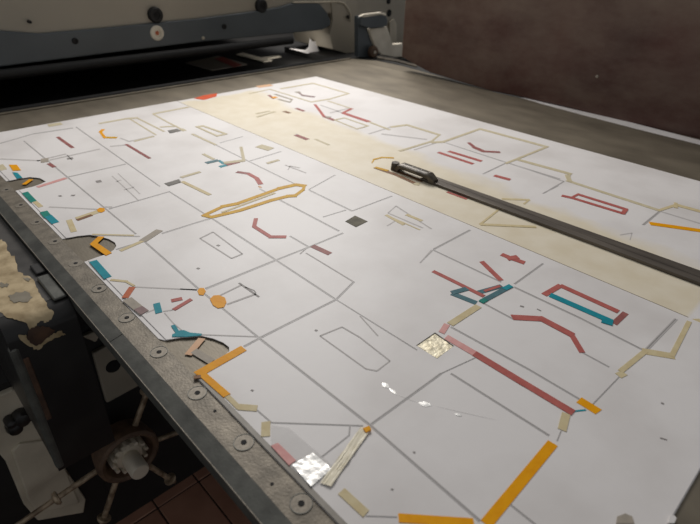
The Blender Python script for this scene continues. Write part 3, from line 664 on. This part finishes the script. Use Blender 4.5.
# step block between casting and rail
bm = bmesh.new(); bx(bm, -.735, -.665, .112, .1286, -.011, -.0065, .002, 2)
tag(obj('step_block', bm, M['chamfer']), 'small grey metal block wedged between rail and black casting', 'block')
bm = bmesh.new(); bx(bm, -.775, -.745, .1145, .1286, -.011, -.007, .002, 2)
tag(obj('stop_pad', bm, M['darkiron']), 'small black pad just behind the grey wedge block', 'block')

# ------------------------------------------------------------------ machine side below the bed
XM = -.9
sf = thing('machine_base', 'beige and black lower machine housing under the left edge of the bed', 'machine')
bm = bx(bmesh.new(), -1.55, XM-.012, .135, 1.5, ZF, -.10); bx(bm, -1.55, XM-.012, -.8, .1345, ZF, -.285); obj('housing', bm, M['darkiron'], sf)
bm = bx(bmesh.new(), -.97, -.20, .19, 1.48, -.09, -.021); obj('bed_beam', bm, M['darkiron'], plate, 'black beam under the plate')
def panel(nm, pts, m, x=XM, t=.012, lab=None, bev=.003):
    return bevel_mod(obj(nm, prism(bmesh.new(), PX(pts, x), (-t, 0, 0)), M[m], sf, lab), bev, 2)
panel('side_panel', [(93, 354), (104, 348), (125, 336), (165, 372), (142, 384.5), (107, 403.5)], 'beige', lab='beige panel with an oval hole')
panel('tab', [(82, 337), (99, 330), (101, 334), (96, 343), (92, 341)], 'beige2', lab='small beige tab')
for x, y, r in ((113.5, 366.5, .013),):
    obj('oval_hole', lathe(bmesh.new(), onX(x, y, XM+.001), (1, 0, 0), [(r*1.15, -.001), (r, .002), (r*.9, .001), (0, .001)], 20), M['black'], sf)
panel('lower_panel', [(-30, 405), (0, 396), (14, 390), (48, 398), (66, 470), (86, 500), (84, 513), (38, 521), (24, 505), (6, 462), (-30, 420)], 'beige2', t=.02, lab='beige lower casting')
panel('lower_panel', [(12, 452), (20, 444), (55, 440), (70, 480), (80, 504), (38, 514), (28, 500)], 'beige2', x=XM+.006, t=.01, lab='raised beige field')
for x, y, r in ((20, 415, .016), (13, 424, .014), (9, 419, .01)):
    obj('knob', lathe(bmesh.new(), onX(x, y, XM+.001), (1, 0, 0), [(r, 0), (r, .012), (r*.8, .02), (r*.3, .023), (0, .023)], 20), M['glossblack'], sf, 'black knob', smooth=True)

# star handwheel
hw = thing('star_handwheel', 'rusty star handwheel with six rod spokes under the left bed edge', 'handwheel')
XW = -.82
c = onX(130, 457, XW)
obj('ring', lathe(bmesh.new(), c, (1, 0, 0), [(.058, -.05), (.064, -.012), (.062, 0), (.056, .004), (.050, 0), (.046, -.012), (.042, -.03), (0, -.03)], 32), M['rustring'], hw, smooth=True)
bm = bmesh.new(); seg = 12
lathe(bm, c, (1, 0, 0), [(.031, -.03), (.031, -.006), (.026, 0), (0, 0)], 28)
obj('toothed_nut', bm, M['nut'], hw, smooth=True)
for k in range(seg):
    a_ = 2*math.pi*k/seg; d = Vector((0, math.cos(a_), math.sin(a_)))
    obj('tooth', cyl(bmesh.new(), c+d*.034+Vector((-.028, 0, 0)), c+d*.034+Vector((.004, 0, 0)), .0052, .0042, 8), M['nut'], hw, smooth=True)
obj('hub_knob', lathe(bmesh.new(), c, (1, 0, 0), [(.017, -.002), (.0185, .004), (.0185, .046), (.0165, .050), (.008, .051), (0, .0505)], 28), M['nut'], hw, smooth=True)
for e, col in (((147, 392), 1), ((184, 430), 0), ((170, 479), 1), ((104, 518), 1), ((57, 498), 1), ((96, 424), 1)):
    off = Vector((-.02, 0, 0)); E_ = onX(e[0], e[1], XW-.02)-off; d = (E_-c).normalized(); ln = (E_-c).length
    sp_ = obj('spoke', cyl(bmesh.new(), c+d*.052+off, c+d*ln+off, .0062, .0058, 12), M['rod'], hw, smooth=True)
    if col: obj('collar', lathe(bmesh.new(), c+d*ln+off, d, [(.006, -.004), (.0135, -.003), (.0145, 0), (.012, .005), (.005, .008), (.0045, .02), (0, .021)], 16), M['rod'], sp_, smooth=True)
    if e == (57, 498): obj('rod_end', cyl(bmesh.new(), c+d*ln+off, c+d*(ln+.12)+off, .0055, .005, 12), M['rod'], sp_, smooth=True)
E_ = c+Vector((-.20, 0, 0)); obj('axle', cyl(bmesh.new(), c+Vector((-.03, 0, 0)), Vector((XM-.011, c.y, c.z)), .02, seg=16), M['rustring'], hw, smooth=True)
